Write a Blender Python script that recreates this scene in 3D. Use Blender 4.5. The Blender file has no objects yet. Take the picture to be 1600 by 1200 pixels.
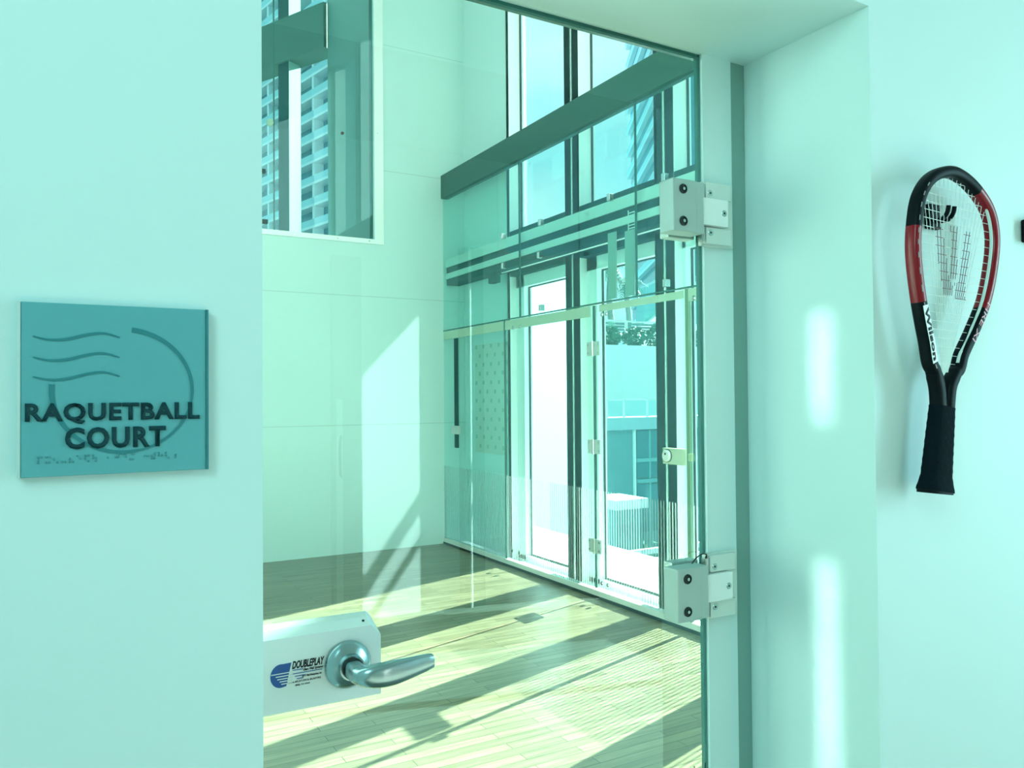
import bpy, bmesh, math, random
from mathutils import Vector, Matrix
random.seed(7)
SC = bpy.context.scene
COL = SC.collection
PI = math.pi

# ------------------------------------------------------------------ camera
F_PX = 1257.93
YAW, PITCH, ROLL = math.radians(29.92), math.radians(0.984), math.radians(-0.453)
cam = bpy.data.cameras.new('camera')
cam.sensor_width = 36.0
cam.lens = F_PX / 1600 * 36.0
cam.clip_start = 0.02
cam.clip_end = 2000
camo = bpy.data.objects.new('camera', cam)
COL.objects.link(camo)
fw = Vector((math.sin(YAW) * math.cos(PITCH), math.cos(YAW) * math.cos(PITCH), math.sin(PITCH)))
r0 = Vector((math.cos(YAW), -math.sin(YAW), 0))
u0 = r0.cross(fw)
r = math.cos(ROLL) * r0 + math.sin(ROLL) * u0
u = -math.sin(ROLL) * r0 + math.cos(ROLL) * u0
camo.matrix_world = Matrix(((r.x, u.x, -fw.x, 0), (r.y, u.y, -fw.y, 0), (r.z, u.z, -fw.z, 1.42), (0, 0, 0, 1)))
SC.camera = camo

# ------------------------------------------------------------------ view, sky, sun, area lights
SC.view_settings.view_transform = 'Standard'
SC.view_settings.look = 'None'
SC.view_settings.exposure = 0.0
SC.view_settings.gamma = 1.0
SC.cycles.transparent_max_bounces = 32
SC.cycles.max_bounces = 10
SC.cycles.diffuse_bounces = 5
SC.cycles.glossy_bounces = 5
SC.cycles.caustics_reflective = False
SC.cycles.caustics_refractive = False
SC.cycles.sample_clamp_indirect = 6.0

world = bpy.data.worlds.new('sky')
SC.world = world
world.use_nodes = True
wn, wl = world.node_tree.nodes, world.node_tree.links
wn.clear()
wo = wn.new('ShaderNodeOutputWorld')
wb = wn.new('ShaderNodeBackground')
tc = wn.new('ShaderNodeTexCoord')
mp = wn.new('ShaderNodeMapping')
mp.inputs['Scale'].default_value = (1.2, 1.2, 2.6)
nz = wn.new('ShaderNodeTexNoise')
nz.inputs['Scale'].default_value = 1.6
nz.inputs['Detail'].default_value = 5
cr = wn.new('ShaderNodeValToRGB')
cr.color_ramp.elements[0].position = 0.40
cr.color_ramp.elements[0].color = (0.42, 1.02, 1.10, 1)
cr.color_ramp.elements[1].position = 0.66
cr.color_ramp.elements[1].color = (0.95, 1.25, 1.25, 1)
wl.new(tc.outputs['Generated'], mp.inputs['Vector'])
wl.new(mp.outputs['Vector'], nz.inputs['Vector'])
wl.new(nz.outputs['Fac'], cr.inputs['Fac'])
wl.new(cr.outputs['Color'], wb.inputs['Color'])
wb.inputs['Strength'].default_value = 1.05
wl.new(wb.outputs['Background'], wo.inputs['Surface'])

SUN_D = Vector((-1, -0.30, -0.544)).normalized()


def light(name, kind, loc, direction, energy, color, size=1.0, size_y=None, spread=None):
    L = bpy.data.lights.new(name, kind)
    L.energy = energy
    L.color = color
    if kind == 'AREA':
        L.shape = 'RECTANGLE'
        L.size = size
        L.size_y = size_y or size
        if spread: L.spread = spread
    o = bpy.data.objects.new(name, L)
    COL.objects.link(o)
    o.location = loc
    o.rotation_euler = Vector(direction).to_track_quat('-Z', 'Y').to_euler()
    return o


sun = light('sun', 'SUN', (20, 6, 12), SUN_D, 58.0, (1.0, 0.91, 0.80))
sun.data.angle = math.radians(0.5)
# daylight entering the hall through its end window, and unseen fill lamps added for hall and court
light('hall_daylight', 'AREA', (3.4, -0.55, 1.55), (-1, 0.50, -0.05), 13, (0.50, 1.0, 1.08), 0.45, 1.5, math.radians(120))
light('hall_fill_light', 'AREA', (-1.0, -0.6, 2.8), (0.95, 0.45, -0.5), 22.5, (0.52, 1.0, 1.0), 0.9, 1.6, math.radians(140))
light('court_fill_light', 'AREA', (0.2, 3.2, 6.1), (0, 0, -1), 2, (0.40, 1.0, 0.88), 3.0, 2.5)
light('court_fill_light.001', 'AREA', (0.2, 5.8, 6.1), (0.1, 0.1, -1), 2, (0.42, 1.0, 0.84), 3.0, 1.5)

# two narrow lamps added to throw the bright streaks on the doorway reveal
light('streak_lamp', 'AREA', Vector((1.149, 0.931, 1.468)) - Vector((0.77, 0.64, 0)) * 2.0, (0.77, 0.64, 0), 0.022, (0.75, 1.0, 0.92), 0.028, 0.19, math.radians(1.5))
light('streak_lamp.001', 'AREA', Vector((1.149, 0.928, 0.86)) - Vector((0.77, 0.64, 0)) * 2.0, (0.77, 0.64, 0), 0.060, (0.75, 1.0, 0.92), 0.028, 0.56, math.radians(1.5))

# ------------------------------------------------------------------ materials
MATS = {}


def newmat(name):
    m = bpy.data.materials.new(name)
    m.use_nodes = True
    m.node_tree.nodes.clear()
    out = m.node_tree.nodes.new('ShaderNodeOutputMaterial')
    MATS[name] = m
    return m, m.node_tree.nodes, m.node_tree.links, out


def plain(name, col, rough=0.5, metal=0.0, spec=0.5, var=0.0, vscale=8.0, bump=0.0, coat=0.0):
    m, n, l, out = newmat(name)
    b = n.new('ShaderNodeBsdfPrincipled')
    b.inputs['Base Color'].default_value = (*col, 1)
    b.inputs['Roughness'].default_value = rough
    b.inputs['Metallic'].default_value = metal
    b.inputs['Specular IOR Level'].default_value = spec
    b.inputs['Coat Weight'].default_value = coat
    l.new(b.outputs[0], out.inputs[0])
    if var or bump:
        t = n.new('ShaderNodeTexCoord')
        z = n.new('ShaderNodeTexNoise')
        z.inputs['Scale'].default_value = vscale
        z.inputs['Detail'].default_value = 6
        l.new(t.outputs['Object'], z.inputs['Vector'])
        if var:
            mx = n.new('ShaderNodeMix')
            mx.data_type = 'RGBA'
            mx.inputs[6].default_value = (*[c * (1 - var) for c in col], 1)
            mx.inputs[7].default_value = (*[min(1, c * (1 + var)) for c in col], 1)
            l.new(z.outputs['Fac'], mx.inputs[0])
            l.new(mx.outputs[2], b.inputs['Base Color'])
        if bump:
            bp = n.new('ShaderNodeBump')
            bp.inputs['Strength'].default_value = bump
            bp.inputs['Distance'].default_value = 0.01
            l.new(z.outputs['Fac'], bp.inputs['Height'])
            l.new(bp.outputs[0], b.inputs['Normal'])
    return m


def mathn(n, l, op, a, b=None):
    k = n.new('ShaderNodeMath')
    k.operation = op
    for i, v in enumerate((a, b)):
        if v is None: continue
        if isinstance(v, (int, float)): k.inputs[i].default_value = v
        else: l.new(v, k.inputs[i])
    return k.outputs[0]


def glass(name, tint, refl=1.0, stripes=None, haze=0.0, hazecol=(0.8, 0.95, 0.9)):
    """thin clear pane: tinted transparency + mirror reflection on the front faces.
    stripes = (axis, pitch, share, z_top): frosted vertical lines below z_top"""
    m, n, l, out = newmat(name)
    tr = n.new('ShaderNodeBsdfTransparent')
    tr.inputs[0].default_value = (*tint, 1)
    gl = n.new('ShaderNodeBsdfGlossy')
    gl.inputs['Roughness'].default_value = 0.0
    gl.inputs[0].default_value = (0.55, 0.95, 1, 1)
    fr = n.new('ShaderNodeFresnel')
    fr.inputs[0].default_value = 1.5
    ge = n.new('ShaderNodeNewGeometry')
    inv = mathn(n, l, 'SUBTRACT', 1.0, ge.outputs['Backfacing'])
    f = mathn(n, l, 'MULTIPLY', fr.outputs[0], inv)
    f = mathn(n, l, 'MULTIPLY', f, 2.0 * refl)
    f = mathn(n, l, 'MINIMUM', f, 0.9)
    mx = n.new('ShaderNodeMixShader')
    l.new(f, mx.inputs[0])
    l.new(tr.outputs[0], mx.inputs[1])
    l.new(gl.outputs[0], mx.inputs[2])
    last = mx.outputs[0]
    if haze:
        df = n.new('ShaderNodeBsdfDiffuse')
        df.inputs[0].default_value = (*hazecol, 1)
        m2 = n.new('ShaderNodeMixShader')
        m2.inputs[0].default_value = haze
        l.new(last, m2.inputs[1])
        l.new(df.outputs[0], m2.inputs[2])
        last = m2.outputs[0]
    if stripes:
        ax, pitch, share, ztop, sc_, amt = stripes
        t = n.new('ShaderNodeNewGeometry')
        s = n.new('ShaderNodeSeparateXYZ')
        l.new(t.outputs['Position'], s.inputs[0])
        a = mathn(n, l, 'FRACT', mathn(n, l, 'DIVIDE', s.outputs[ax], pitch))
        a = mathn(n, l, 'LESS_THAN', a, share)
        z = mathn(n, l, 'LESS_THAN', s.outputs[2], ztop)
        a = mathn(n, l, 'MULTIPLY', a, z)
        a = mathn(n, l, 'MULTIPLY', a, inv)
        a = mathn(n, l, 'MULTIPLY', a, amt)
        ds = n.new('ShaderNodeBsdfDiffuse')
        ds.inputs[0].default_value = (*sc_, 1)
        tl = n.new('ShaderNodeBsdfTranslucent')
        tl.inputs[0].default_value = (*[c * 0.18 for c in sc_], 1)
        md = n.new('ShaderNodeMixShader')
        md.inputs[0].default_value = 0.5
        l.new(ds.outputs[0], md.inputs[1])
        l.new(tl.outputs[0], md.inputs[2])
        m3 = n.new('ShaderNodeMixShader')
        l.new(a, m3.inputs[0])
        l.new(last, m3.inputs[1])
        l.new(md.outputs[0], m3.inputs[2])
        last = m3.outputs[0]
    l.new(last, out.inputs[0])
    return m


def panelmat(name, col, lines, rough=0.35):
    """painted wall boards: hairline joints at given world heights (z) and positions (axis, value)"""
    m, n, l, out = newmat(name)
    b = n.new('ShaderNodeBsdfPrincipled')
    b.inputs['Roughness'].default_value = rough
    ge = n.new('ShaderNodeNewGeometry')
    s = n.new('ShaderNodeSeparateXYZ')
    l.new(ge.outputs['Position'], s.inputs[0])
    acc = None
    for ax, v, w in lines:
        d = mathn(n, l, 'ABSOLUTE', mathn(n, l, 'SUBTRACT', s.outputs[ax], v))
        k = mathn(n, l, 'LESS_THAN', d, w)
        acc = k if acc is None else mathn(n, l, 'MAXIMUM', acc, k)
    nzt = n.new('ShaderNodeTexNoise')
    nzt.inputs['Scale'].default_value = 1.1
    nzt.inputs['Detail'].default_value = 7
    l.new(ge.outputs['Position'], nzt.inputs['Vector'])
    mx = n.new('ShaderNodeMix')
    mx.data_type = 'RGBA'
    mx.inputs[6].default_value = (*[c * 0.93 for c in col], 1)
    mx.inputs[7].default_value = (*col, 1)
    l.new(nzt.outputs['Fac'], mx.inputs[0])
    m2 = n.new('ShaderNodeMix')
    m2.data_type = 'RGBA'
    m2.inputs[7].default_value = (*[c * 0.62 for c in col], 1)
    l.new(mathn(n, l, 'MULTIPLY', acc, 0.6), m2.inputs[0])
    l.new(mx.outputs[2], m2.inputs[6])
    l.new(m2.outputs[2], b.inputs['Base Color'])
    l.new(b.outputs[0], out.inputs[0])
    return m


def woodfloor(name):
    m, n, l, out = newmat(name)
    b = n.new('ShaderNodeBsdfPrincipled')
    ge = n.new('ShaderNodeNewGeometry')
    br = n.new('ShaderNodeTexBrick')
    br.inputs['Scale'].default_value = 1.0
    br.inputs['Brick Width'].default_value = 0.62
    br.inputs['Row Height'].default_value = 0.057
    br.inputs['Mortar Size'].default_value = 0.0022
    br.inputs['Mortar Smooth'].default_value = 0.2
    br.inputs['Color1'].default_value = (0.265, 0.245, 0.16, 1)
    br.inputs['Color2'].default_value = (0.175, 0.165, 0.105, 1)
    br.inputs['Mortar'].default_value = (0.07, 0.07, 0.04, 1)
    br.offset = 0.37
    l.new(ge.outputs['Position'], br.inputs['Vector'])
    mp = n.new('ShaderNodeMapping')
    mp.inputs['Scale'].default_value = (1.6, 26, 1)
    l.new(ge.outputs['Position'], mp.inputs['Vector'])
    z = n.new('ShaderNodeTexNoise')
    z.inputs['Scale'].default_value = 2.0
    z.inputs['Detail'].default_value = 8
    z.inputs['Roughness'].default_value = 0.65
    l.new(mp.outputs[0], z.inputs['Vector'])
    rp = n.new('ShaderNodeValToRGB')
    rp.color_ramp.elements[0].position = 0.30
    rp.color_ramp.elements[0].color = (0.50, 0.52, 0.44, 1)
    rp.color_ramp.elements[1].position = 0.70
    rp.color_ramp.elements[1].color = (1.12, 1.10, 1.05, 1)
    l.new(z.outputs['Fac'], rp.inputs['Fac'])
    mx = n.new('ShaderNodeMix')
    mx.data_type = 'RGBA'
    mx.blend_type = 'MULTIPLY'
    mx.inputs[0].default_value = 1.0
    l.new(br.outputs['Color'], mx.inputs[6])
    l.new(rp.outputs[0], mx.inputs[7])
    l.new(mx.outputs[2], b.inputs['Base Color'])
    b.inputs['Roughness'].default_value = 0.28
    b.inputs['Specular IOR Level'].default_value = 0.3
    l.new(b.outputs[0], out.inputs[0])
    return m


WHITE = plain('painted_wall', (0.68, 0.85, 0.85), 0.55, var=0.02, vscale=3, bump=0.03)
REVEAL = WHITE
CEIL = plain('ceiling_paint', (0.42, 0.52, 0.50), 0.7)
BOARD = panelmat('court_wall_board', (0.50, 0.69, 0.66),
                 [(2, 1.18, 0.004), (2, 2.38, 0.004), (2, 3.585, 0.004), (2, 4.79, 0.004)])
WOOD = woodfloor('maple_floor')
TILE = plain('hall_floor_tile', (0.17, 0.21, 0.18), 0.4)
ALU = plain('pale_aluminium', (0.72, 0.78, 0.74), 0.38, metal=0.25, var=0.04, vscale=20)
ALUW = plain('white_powder_coated_metal', (0.90, 0.95, 0.95), 0.4)
CLAMP = plain('brushed_hinge_metal', (0.46, 0.56, 0.54), 0.42, metal=0.25, var=0.04, vscale=30)
FRAME_GREY = plain('grey_frame', (0.22, 0.38, 0.34), 0.5)
DARKMET = plain('dark_anodised_frame', (0.002, 0.04, 0.042), 0.6, spec=0.05)
BEAMM = plain('dark_painted_beam', (0.018, 0.085, 0.065), 0.6, var=0.08, vscale=2)
GASKET = plain('black_gasket', (0.012, 0.022, 0.022), 0.5)
GLEDGE = plain('green_glass_edge', (0.02, 0.12, 0.10), 0.2)
STEEL = plain('polished_steel', (0.55, 0.6, 0.58), 0.22, metal=1.0)
LEVER = plain('satin_chrome_lever', (0.40, 0.52, 0.55), 0.26, metal=1.0, var=0.10, vscale=18)
BLACKP = plain('black_plastic', (0.003, 0.006, 0.008), 0.45, spec=0.10)
BLACKG = plain('black_grip_tape', (0.004, 0.010, 0.015), 0.8, spec=0.06, bump=0.3, vscale=120)
REDP = plain('red_lacquer', (0.25, 0.001, 0.008), 0.32, spec=0.3, coat=0.15)
STRING = plain('clear_string', (0.80, 0.88, 0.84), 0.3)
STRINGR = plain('stencilled_string', (0.16, 0.03, 0.035), 0.45)
PRINTW = plain('white_print', (0.82, 0.86, 0.85), 0.4)
PRINTK = plain('black_print', (0.008, 0.012, 0.02), 0.5)
PRINTB = plain('blue_print', (0.012, 0.10, 0.36), 0.45)
PRINTP = plain('pink_print', (0.75, 0.32, 0.38), 0.45)
SIGN = plain('frosted_teal_acrylic', (0.11, 0.39, 0.43), 0.42, var=0.04, vscale=6)
SIGNE = plain('pale_acrylic_edge', (0.55, 0.70, 0.68), 0.25)
SIGNL = plain('dark_teal_letter', (0.006, 0.050, 0.062), 0.6, spec=0.2)
SIGNM = plain('etched_teal_mark', (0.025, 0.21, 0.24), 0.4)
SEAL = plain('pale_green_seal', (0.34, 0.50, 0.38), 0.5)
G_DOOR = glass('door_glass', (0.965, 0.995, 0.985), 1.4, stripes=(0, 0.0262, 0.12, 0.762, (0.06, 0.11, 0.10), 0.8))
G_WALL = glass('court_glass', (0.83, 0.965, 0.945), 0.65)
G_WALLS = glass('court_glass_striped', (0.86, 0.97, 0.955), 0.65, stripes=(1, 0.0275, 0.38, 0.762, (0.66, 0.82, 0.80), 0.65))
G_FAC = glass('facade_glass', (0.93, 0.99, 0.99), 0.5)
G_RAIL = glass('rail_glass', (0.85, 0.98, 0.98), 1.0)
CONC = plain('pale_concrete', (0.62, 0.70, 0.70), 0.8, var=0.08, vscale=1.2)
CONCG = plain('grey_render_wall', (0.10, 0.26, 0.29), 0.85, var=0.15, vscale=1.5)
WHITEX = plain('white_render_wall', (0.80, 0.86, 0.86), 0.8, var=0.03, vscale=0.5)
WIN = plain('dark_window_glass', (0.02, 0.16, 0.20), 0.1)
BALC = plain('tower_balcony_white', (0.75, 0.82, 0.84), 0.7)
TOWERW = plain('tower_glass', (0.03, 0.20, 0.27), 0.15, var=0.3, vscale=0.35)
LEAF = plain('green_leaf', (0.02, 0.17, 0.12), 0.6, var=0.4, vscale=3)
TRUNK = plain('palm_trunk', (0.12, 0.20, 0.18), 0.9, var=0.3, vscale=5)
ROAD = plain('asphalt', (0.08, 0.13, 0.14), 0.9)
ROOFB = plain('blue_metal_roof', (0.10, 0.32, 0.36), 0.4)


# ------------------------------------------------------------------ mesh helpers
class MB:
    def __init__(s):
        s.bm = bmesh.new()

    def box(s, x0, x1, y0, y1, z0, z1, bev=0.0):
        v = [s.bm.verts.new((x, y, z)) for z in (z0, z1) for y in (y0, y1) for x in (x0, x1)]
        fs = [(0, 2, 3, 1), (4, 5, 7, 6), (0, 1, 5, 4), (2, 6, 7, 3), (0, 4, 6, 2), (1, 3, 7, 5)]
        f = [s.bm.faces.new([v[i] for i in q]) for q in fs]
        if bev:
            es = list({e for q in f for e in q.edges})
            bmesh.ops.bevel(s.bm, geom=es, offset=bev, segments=2, affect='EDGES', profile=0.6)
        return s

    def prism(s, pts, a, b, axis=1, bev=0.0):
        """polygon pts (2D) extruded from a to b along axis; the 2D coords fill the other axes in order"""
        def P(p, d):
            c = [0, 0, 0]
            o = [i for i in range(3) if i != axis]
            c[o[0]], c[o[1]], c[axis] = p[0], p[1], d
            return c
        A = [s.bm.verts.new(P(p, a)) for p in pts]
        B = [s.bm.verts.new(P(p, b)) for p in pts]
        n = len(pts)
        fs = [s.bm.faces.new(A), s.bm.faces.new(B[::-1])]
        for i in range(n):
            fs.append(s.bm.faces.new([A[i], B[i], B[(i + 1) % n], A[(i + 1) % n]]))
        if bev:
            es = list(fs[0].edges) + list(fs[1].edges)
            bmesh.ops.bevel(s.bm, geom=es, offset=bev, segments=2, affect='EDGES')
        return s

    def lathe(s, prof, origin, axis, seg=40):
        """prof: list of (radius, distance along axis)"""
        ax = Vector(axis).normalized()
        t = Vector((0, 0, 1)) if abs(ax.z) < 0.9 else Vector((1, 0, 0))
        e1 = ax.cross(t).normalized()
        e2 = ax.cross(e1)
        o = Vector(origin)
        rings = []
        for rr, d in prof:
            rings.append([s.bm.verts.new(o + ax * d + (e1 * math.cos(2 * PI * i / seg) + e2 * math.sin(2 * PI * i / seg)) * max(rr, 1e-5)) for i in range(seg)])
        for a, b in zip(rings, rings[1:]):
            for i in range(seg):
                s.bm.faces.new([a[i], a[(i + 1) % seg], b[(i + 1) % seg], b[i]])
        s.bm.faces.new(rings[0][::-1])
        s.bm.faces.new(rings[-1])
        return s

    def cyl(s, p, q, rad, seg=16, rad2=None):
        p, q = Vector(p), Vector(q)
        return s.lathe([(rad, 0), (rad2 if rad2 else rad, (q - p).length)], p, q - p, seg)

    def sweep(s, pts, ra, rb, up=(0, 1, 0), seg=12, closed=False, power=2.0):
        """tube with elliptic section: ra in-plane half width, rb half width along up. ra/rb scalars or lists"""
        n = len(pts)
        P = [Vector(p) for p in pts]
        up = Vector(up).normalized()
        RA = ra if isinstance(ra, (list, tuple)) else [ra] * n
        RB = rb if isinstance(rb, (list, tuple)) else [rb] * n
        rings = []
        for i in range(n):
            if closed: t = P[(i + 1) % n] - P[i - 1]
            else: t = P[min(i + 1, n - 1)] - P[max(i - 1, 0)]
            t.normalize()
            side = t.cross(up).normalized()
            upp = side.cross(t).normalized()
            ring = []
            for k in range(seg):
                a = 2 * PI * k / seg
                c, d = math.cos(a), math.sin(a)
                c = math.copysign(abs(c) ** (2 / power), c)
                d = math.copysign(abs(d) ** (2 / power), d)
                ring.append(s.bm.verts.new(P[i] + side * RA[i] * c + upp * RB[i] * d))
            rings.append(ring)
        m = n if closed else n - 1
        for i in range(m):
            a, b = rings[i], rings[(i + 1) % n]
            for k in range(seg):
                s.bm.faces.new([a[k], a[(k + 1) % seg], b[(k + 1) % seg], b[k]])
        if not closed:
            s.bm.faces.new(rings[0][::-1])
            s.bm.faces.new(rings[-1])
        return s

    def build(s, name, mat, parent=None, smooth=False, label=None):
        bmesh.ops.recalc_face_normals(s.bm, faces=s.bm.faces)
        me = bpy.data.meshes.new(name)
        s.bm.to_mesh(me)
        s.bm.free()
        me.materials.append(mat)
        if smooth:
            for p in me.polygons: p.use_smooth = True
            try: me.set_sharp_from_angle(angle=math.radians(38))
            except Exception: pass
        o = bpy.data.objects.new(name, me)
        COL.objects.link(o)
        if parent: attach(o, parent)
        if label: o['label'] = label
        return o


def world_loc(o):
    v = Vector(o.location)
    while o.parent:
        o = o.parent
        v += Vector(o.location)
    return v


def attach(o, parent):
    """meshes are modelled in world coordinates: shift them under the parent's base point"""
    o.parent = parent
    o.location = Vector(o.location) - world_loc(parent)


def rebase(o, p):
    """move a modelled-in-place mesh's origin to p"""
    p = Vector(p)
    o.data.transform(Matrix.Translation(-p))
    o.location = Vector(o.location) + p


def tag(o, label=None, cat=None, group=None, kind=None):
    if label: o['label'] = label
    if cat: o['category'] = cat
    if group: o['group'] = group
    if kind: o['kind'] = kind
    return o


def empty(name, loc, label=None, cat=None, group=None, kind=None):
    o = bpy.data.objects.new(name, None)
    COL.objects.link(o)
    o.location = loc
    o.empty_display_size = 0.1
    return tag(o, label, cat, group, kind)


def textmesh(name, body, mat, parent, box, y, thick=0.0006, bold=0.0, shear=0.0, plane='xz', fn=None, spacing=1.0):
    """lettering fitted into box (x0,x1,z0,z1), standing on the plane y facing -Y; fn maps (u,v,d)->xyz"""
    cu = bpy.data.curves.new(name, 'FONT')
    cu.body = body
    cu.size = 1.0
    cu.offset = bold
    cu.shear = shear
    cu.space_character = spacing
    cu.resolution_u = 3
    tmp = bpy.data.objects.new(name + '_tmp', cu)
    COL.objects.link(tmp)
    dg = bpy.context.evaluated_depsgraph_get()
    me = bpy.data.meshes.new_from_object(tmp.evaluated_get(dg))
    bpy.data.objects.remove(tmp)
    xs = [v.co.x for v in me.vertices]
    ys = [v.co.y for v in me.vertices]
    X0, X1, Y0, Y1 = min(xs), max(xs), min(ys), max(ys)
    bm = bmesh.new()
    bm.from_mesh(me)
    bpy.data.meshes.remove(me)
    ext = bmesh.ops.extrude_face_region(bm, geom=list(bm.faces))
    top = {v for v in ext['geom'] if isinstance(v, bmesh.types.BMVert)}
    x0, x1, z0, z1 = box
    for v in bm.verts:
        uu = x0 + (v.co.x - X0) / (X1 - X0) * (x1 - x0)
        vv = z0 + (v.co.y - Y0) / (Y1 - Y0) * (z1 - z0)
        d = thick if v in top else 0.0
        v.co = Vector(fn(uu, vv, d)) if fn else Vector((uu, y - d, vv))
    m = MB()
    m.bm.free()
    m.bm = bm
    return m.build(name, mat, parent)


def smoothpts(P, n, closed=True):
    """Catmull-Rom resample"""
    out = []
    N = len(P)
    segs = N if closed else N - 1
    for i in range(segs):
        g = lambda k: Vector(P[k % N]) if closed else Vector(P[max(0, min(N - 1, k))])
        p0, p1, p2, p3 = g(i - 1), g(i), g(i + 1), g(i + 2)
        for j in range(n):
            t = j / n
            out.append(0.5 * ((2 * p1) + (p2 - p0) * t + (2 * p0 - 5 * p1 + 4 * p2 - p3) * t * t + (3 * p1 - p0 - 3 * p2 + p3) * t ** 3))
    if not closed: out.append(Vector(P[-1]))
    return out


def struct(name, mb, mat, parent=None, label=None):
    o = mb.build(name, mat, parent)
    if not parent: o['kind'] = 'structure'
    if label: o['label'] = label
    return o


# ------------------------------------------------------------------ the entrance wall and the hall
WY = 0.83
OX0, OX1, OZ = 0.187, 1.149, 2.05
w = MB()
w.box(-1.6, OX0, WY, 1.115, 0, 6.2)
w.box(OX1, 3.56, WY, 1.115, 0, 6.2)
w.box(OX0, OX1, WY, 1.115, OZ, 6.2)
wf = struct('wall_front', w, WHITE, label='pale painted wall with the doorway cut through it')
struct('floor', MB().box(-2.73, 3.44, 0.83, 7.19, -0.12, 0.0), WOOD)
struct('floor', MB().box(-1.6, 3.56, -2.9, 0.83, -0.12, 0.0), TILE)
struct('ceiling', MB().box(-1.6, 3.56, -2.9, 0.83, 3.1, 3.2), CEIL)
struct('wall_hall', MB().box(-1.6, 3.69, -2.9, -2.8, 0, 3.1), plain('white_hall_wall', (0.70, 0.76, 0.75), 0.6))
struct('wall_left', MB().box(-1.7, -1.6, -2.9, 0.83, 0, 3.1), WHITE)
# court left side wall and ceiling (outside the view, they close the room)
struct('wall_court_left', MB().box(-2.85, -2.73, 0.83, 7.34, 0, 6.2), BOARD)
struct('ceiling', MB().box(-2.85, 3.7, 0.83, 7.34, 6.2, 6.3), CEIL)

# hall end wall at X = 3.56 .. 3.69 with a wide window and an added slit shaping the hall sun patch
XE0, XE1 = 3.56, 3.69
e = MB()
e.box(XE0, XE1, -2.9, -2.43, 0, 3.1)
e.box(XE0, XE1, -2.215, -1.50, 0, 3.1)
e.box(XE0, XE1, 0.45, 0.83, 0, 3.1)
e.box(XE0, XE1, -1.50, 0.45, 0, 0.35)
e.box(XE0, XE1, -1.50, 0.45, 2.65, 3.1)
e.prism([(-2.43, 2.965), (-2.215, 2.615), (-2.215, 3.1), (-2.43, 3.1)], XE0, XE1, axis=0)
e.box(XE0, XE1, -2.43, -2.215, 0, 0.1)
struct('wall_hall_end', e, WHITE)
wh = empty('window_1', (3.62, -0.65, 0.35), kind='structure')
f = MB()
f.box(3.58, 3.66, -1.50, -1.44, 0.35, 2.65); f.box(3.58, 3.66, 0.39, 0.45, 0.35, 2.65)
f.box(3.58, 3.66, -1.44, 0.39, 0.35, 0.41); f.box(3.58, 3.66, -1.44, 0.39, 2.59, 2.65)
f.box(3.58, 3.66, -0.68, -0.62, 0.41, 2.59)
f.build('window_frame', ALUW, wh)
MB().box(3.615, 3.625, -1.44, 0.39, 0.41, 2.59).build('glass_pane', G_FAC, wh)
ws = empty('sun_patch_slit', (3.62, -2.32, 0.1), kind='structure')  # made-up slit with diagonal bars added to shape the reflected sun patch
MB().prism([(-2.43, 1.757), (-2.43, 1.66), (-2.215, 1.10), (-2.215, 1.197)], 3.60, 3.64, axis=0).build('patch_shadow_bar', DARKMET, ws)
MB().prism([(-2.43, 1.47), (-2.43, 1.44), (-2.215, 0.88), (-2.215, 0.91)], 3.60, 3.64, axis=0).build('patch_shadow_bar', DARKMET, ws)

# hallway door standing in the far hall wall (it shows as a reflection in the court door)
d3 = empty('door_3', (1.65, -2.78, 0), kind='structure')
MB().box(1.545, 1.735, -2.80, -2.755, 0.01, 2.33).build('door_leaf', plain('grey_hall_door', (0.36, 0.44, 0.43), 0.5), d3)
MB().box(1.565, 1.605, -2.755, -2.745, 0.05, 1.42).build('painted_sun_strip', PRINTW, d3)  # white strip painting in a sunlit streak on the hall door
h = MB()
h.sweep(smoothpts([(1.60, -2.755, 0.93), (1.575, -2.70, 0.96), (1.57, -2.69, 1.06), (1.575, -2.70, 1.16), (1.60, -2.755, 1.19)], 6, False), 0.008, 0.008, up=(1, 0, 0), seg=10)
h.build('pull_handle', DARKMET, d3, smooth=True)
tr = MB()
tr.box(2.445, 2.60, -2.80, -2.72, 0, 2.45)
struct('trim_1', tr, DARKMET)
tr = MB()
tr.box(2.485, 2.497, -2.73, -2.70, 0, 2.45)
struct('trim_2', tr, ALUW)

struct('blocking_column', MB().box(3.08, 3.50, -2.06, -1.80, 0, 3.1), WHITE)  # added unseen pillar, keeps the slit out of the door's reflection

# door frame strip and dark gasket round the opening
fr = empty('trim_3', (1.09, 1.10, 0), kind='structure')
MB().box(1.040, 1.112, 1.098, 1.107, 0, OZ).build('jamb_strip', WHITE, fr)
MB().box(1.112, 1.1485, 1.100, 1.107, 0, OZ).build('jamb_channel', FRAME_GREY, fr)
g = MB()
g.box(OX0, 1.040, 1.104, 1.112, OZ - 0.010, OZ)
g.box(1.033, 1.040, 1.104, 1.112, 0.01, OZ - 0.010)
g.build('gasket', GLEDGE, fr)

# ------------------------------------------------------------------ entrance glass door (hinged right)
d1 = empty('door_1', (1.03, 1.098, 0), kind='structure',
           label='frameless glass door hinged on the right with a lever handle on a metal lock box')
MB().box(0.195, 1.032, 1.093, 1.105, 0.012, OZ - 0.012).build('glass_pane', G_DOOR, d1)
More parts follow.
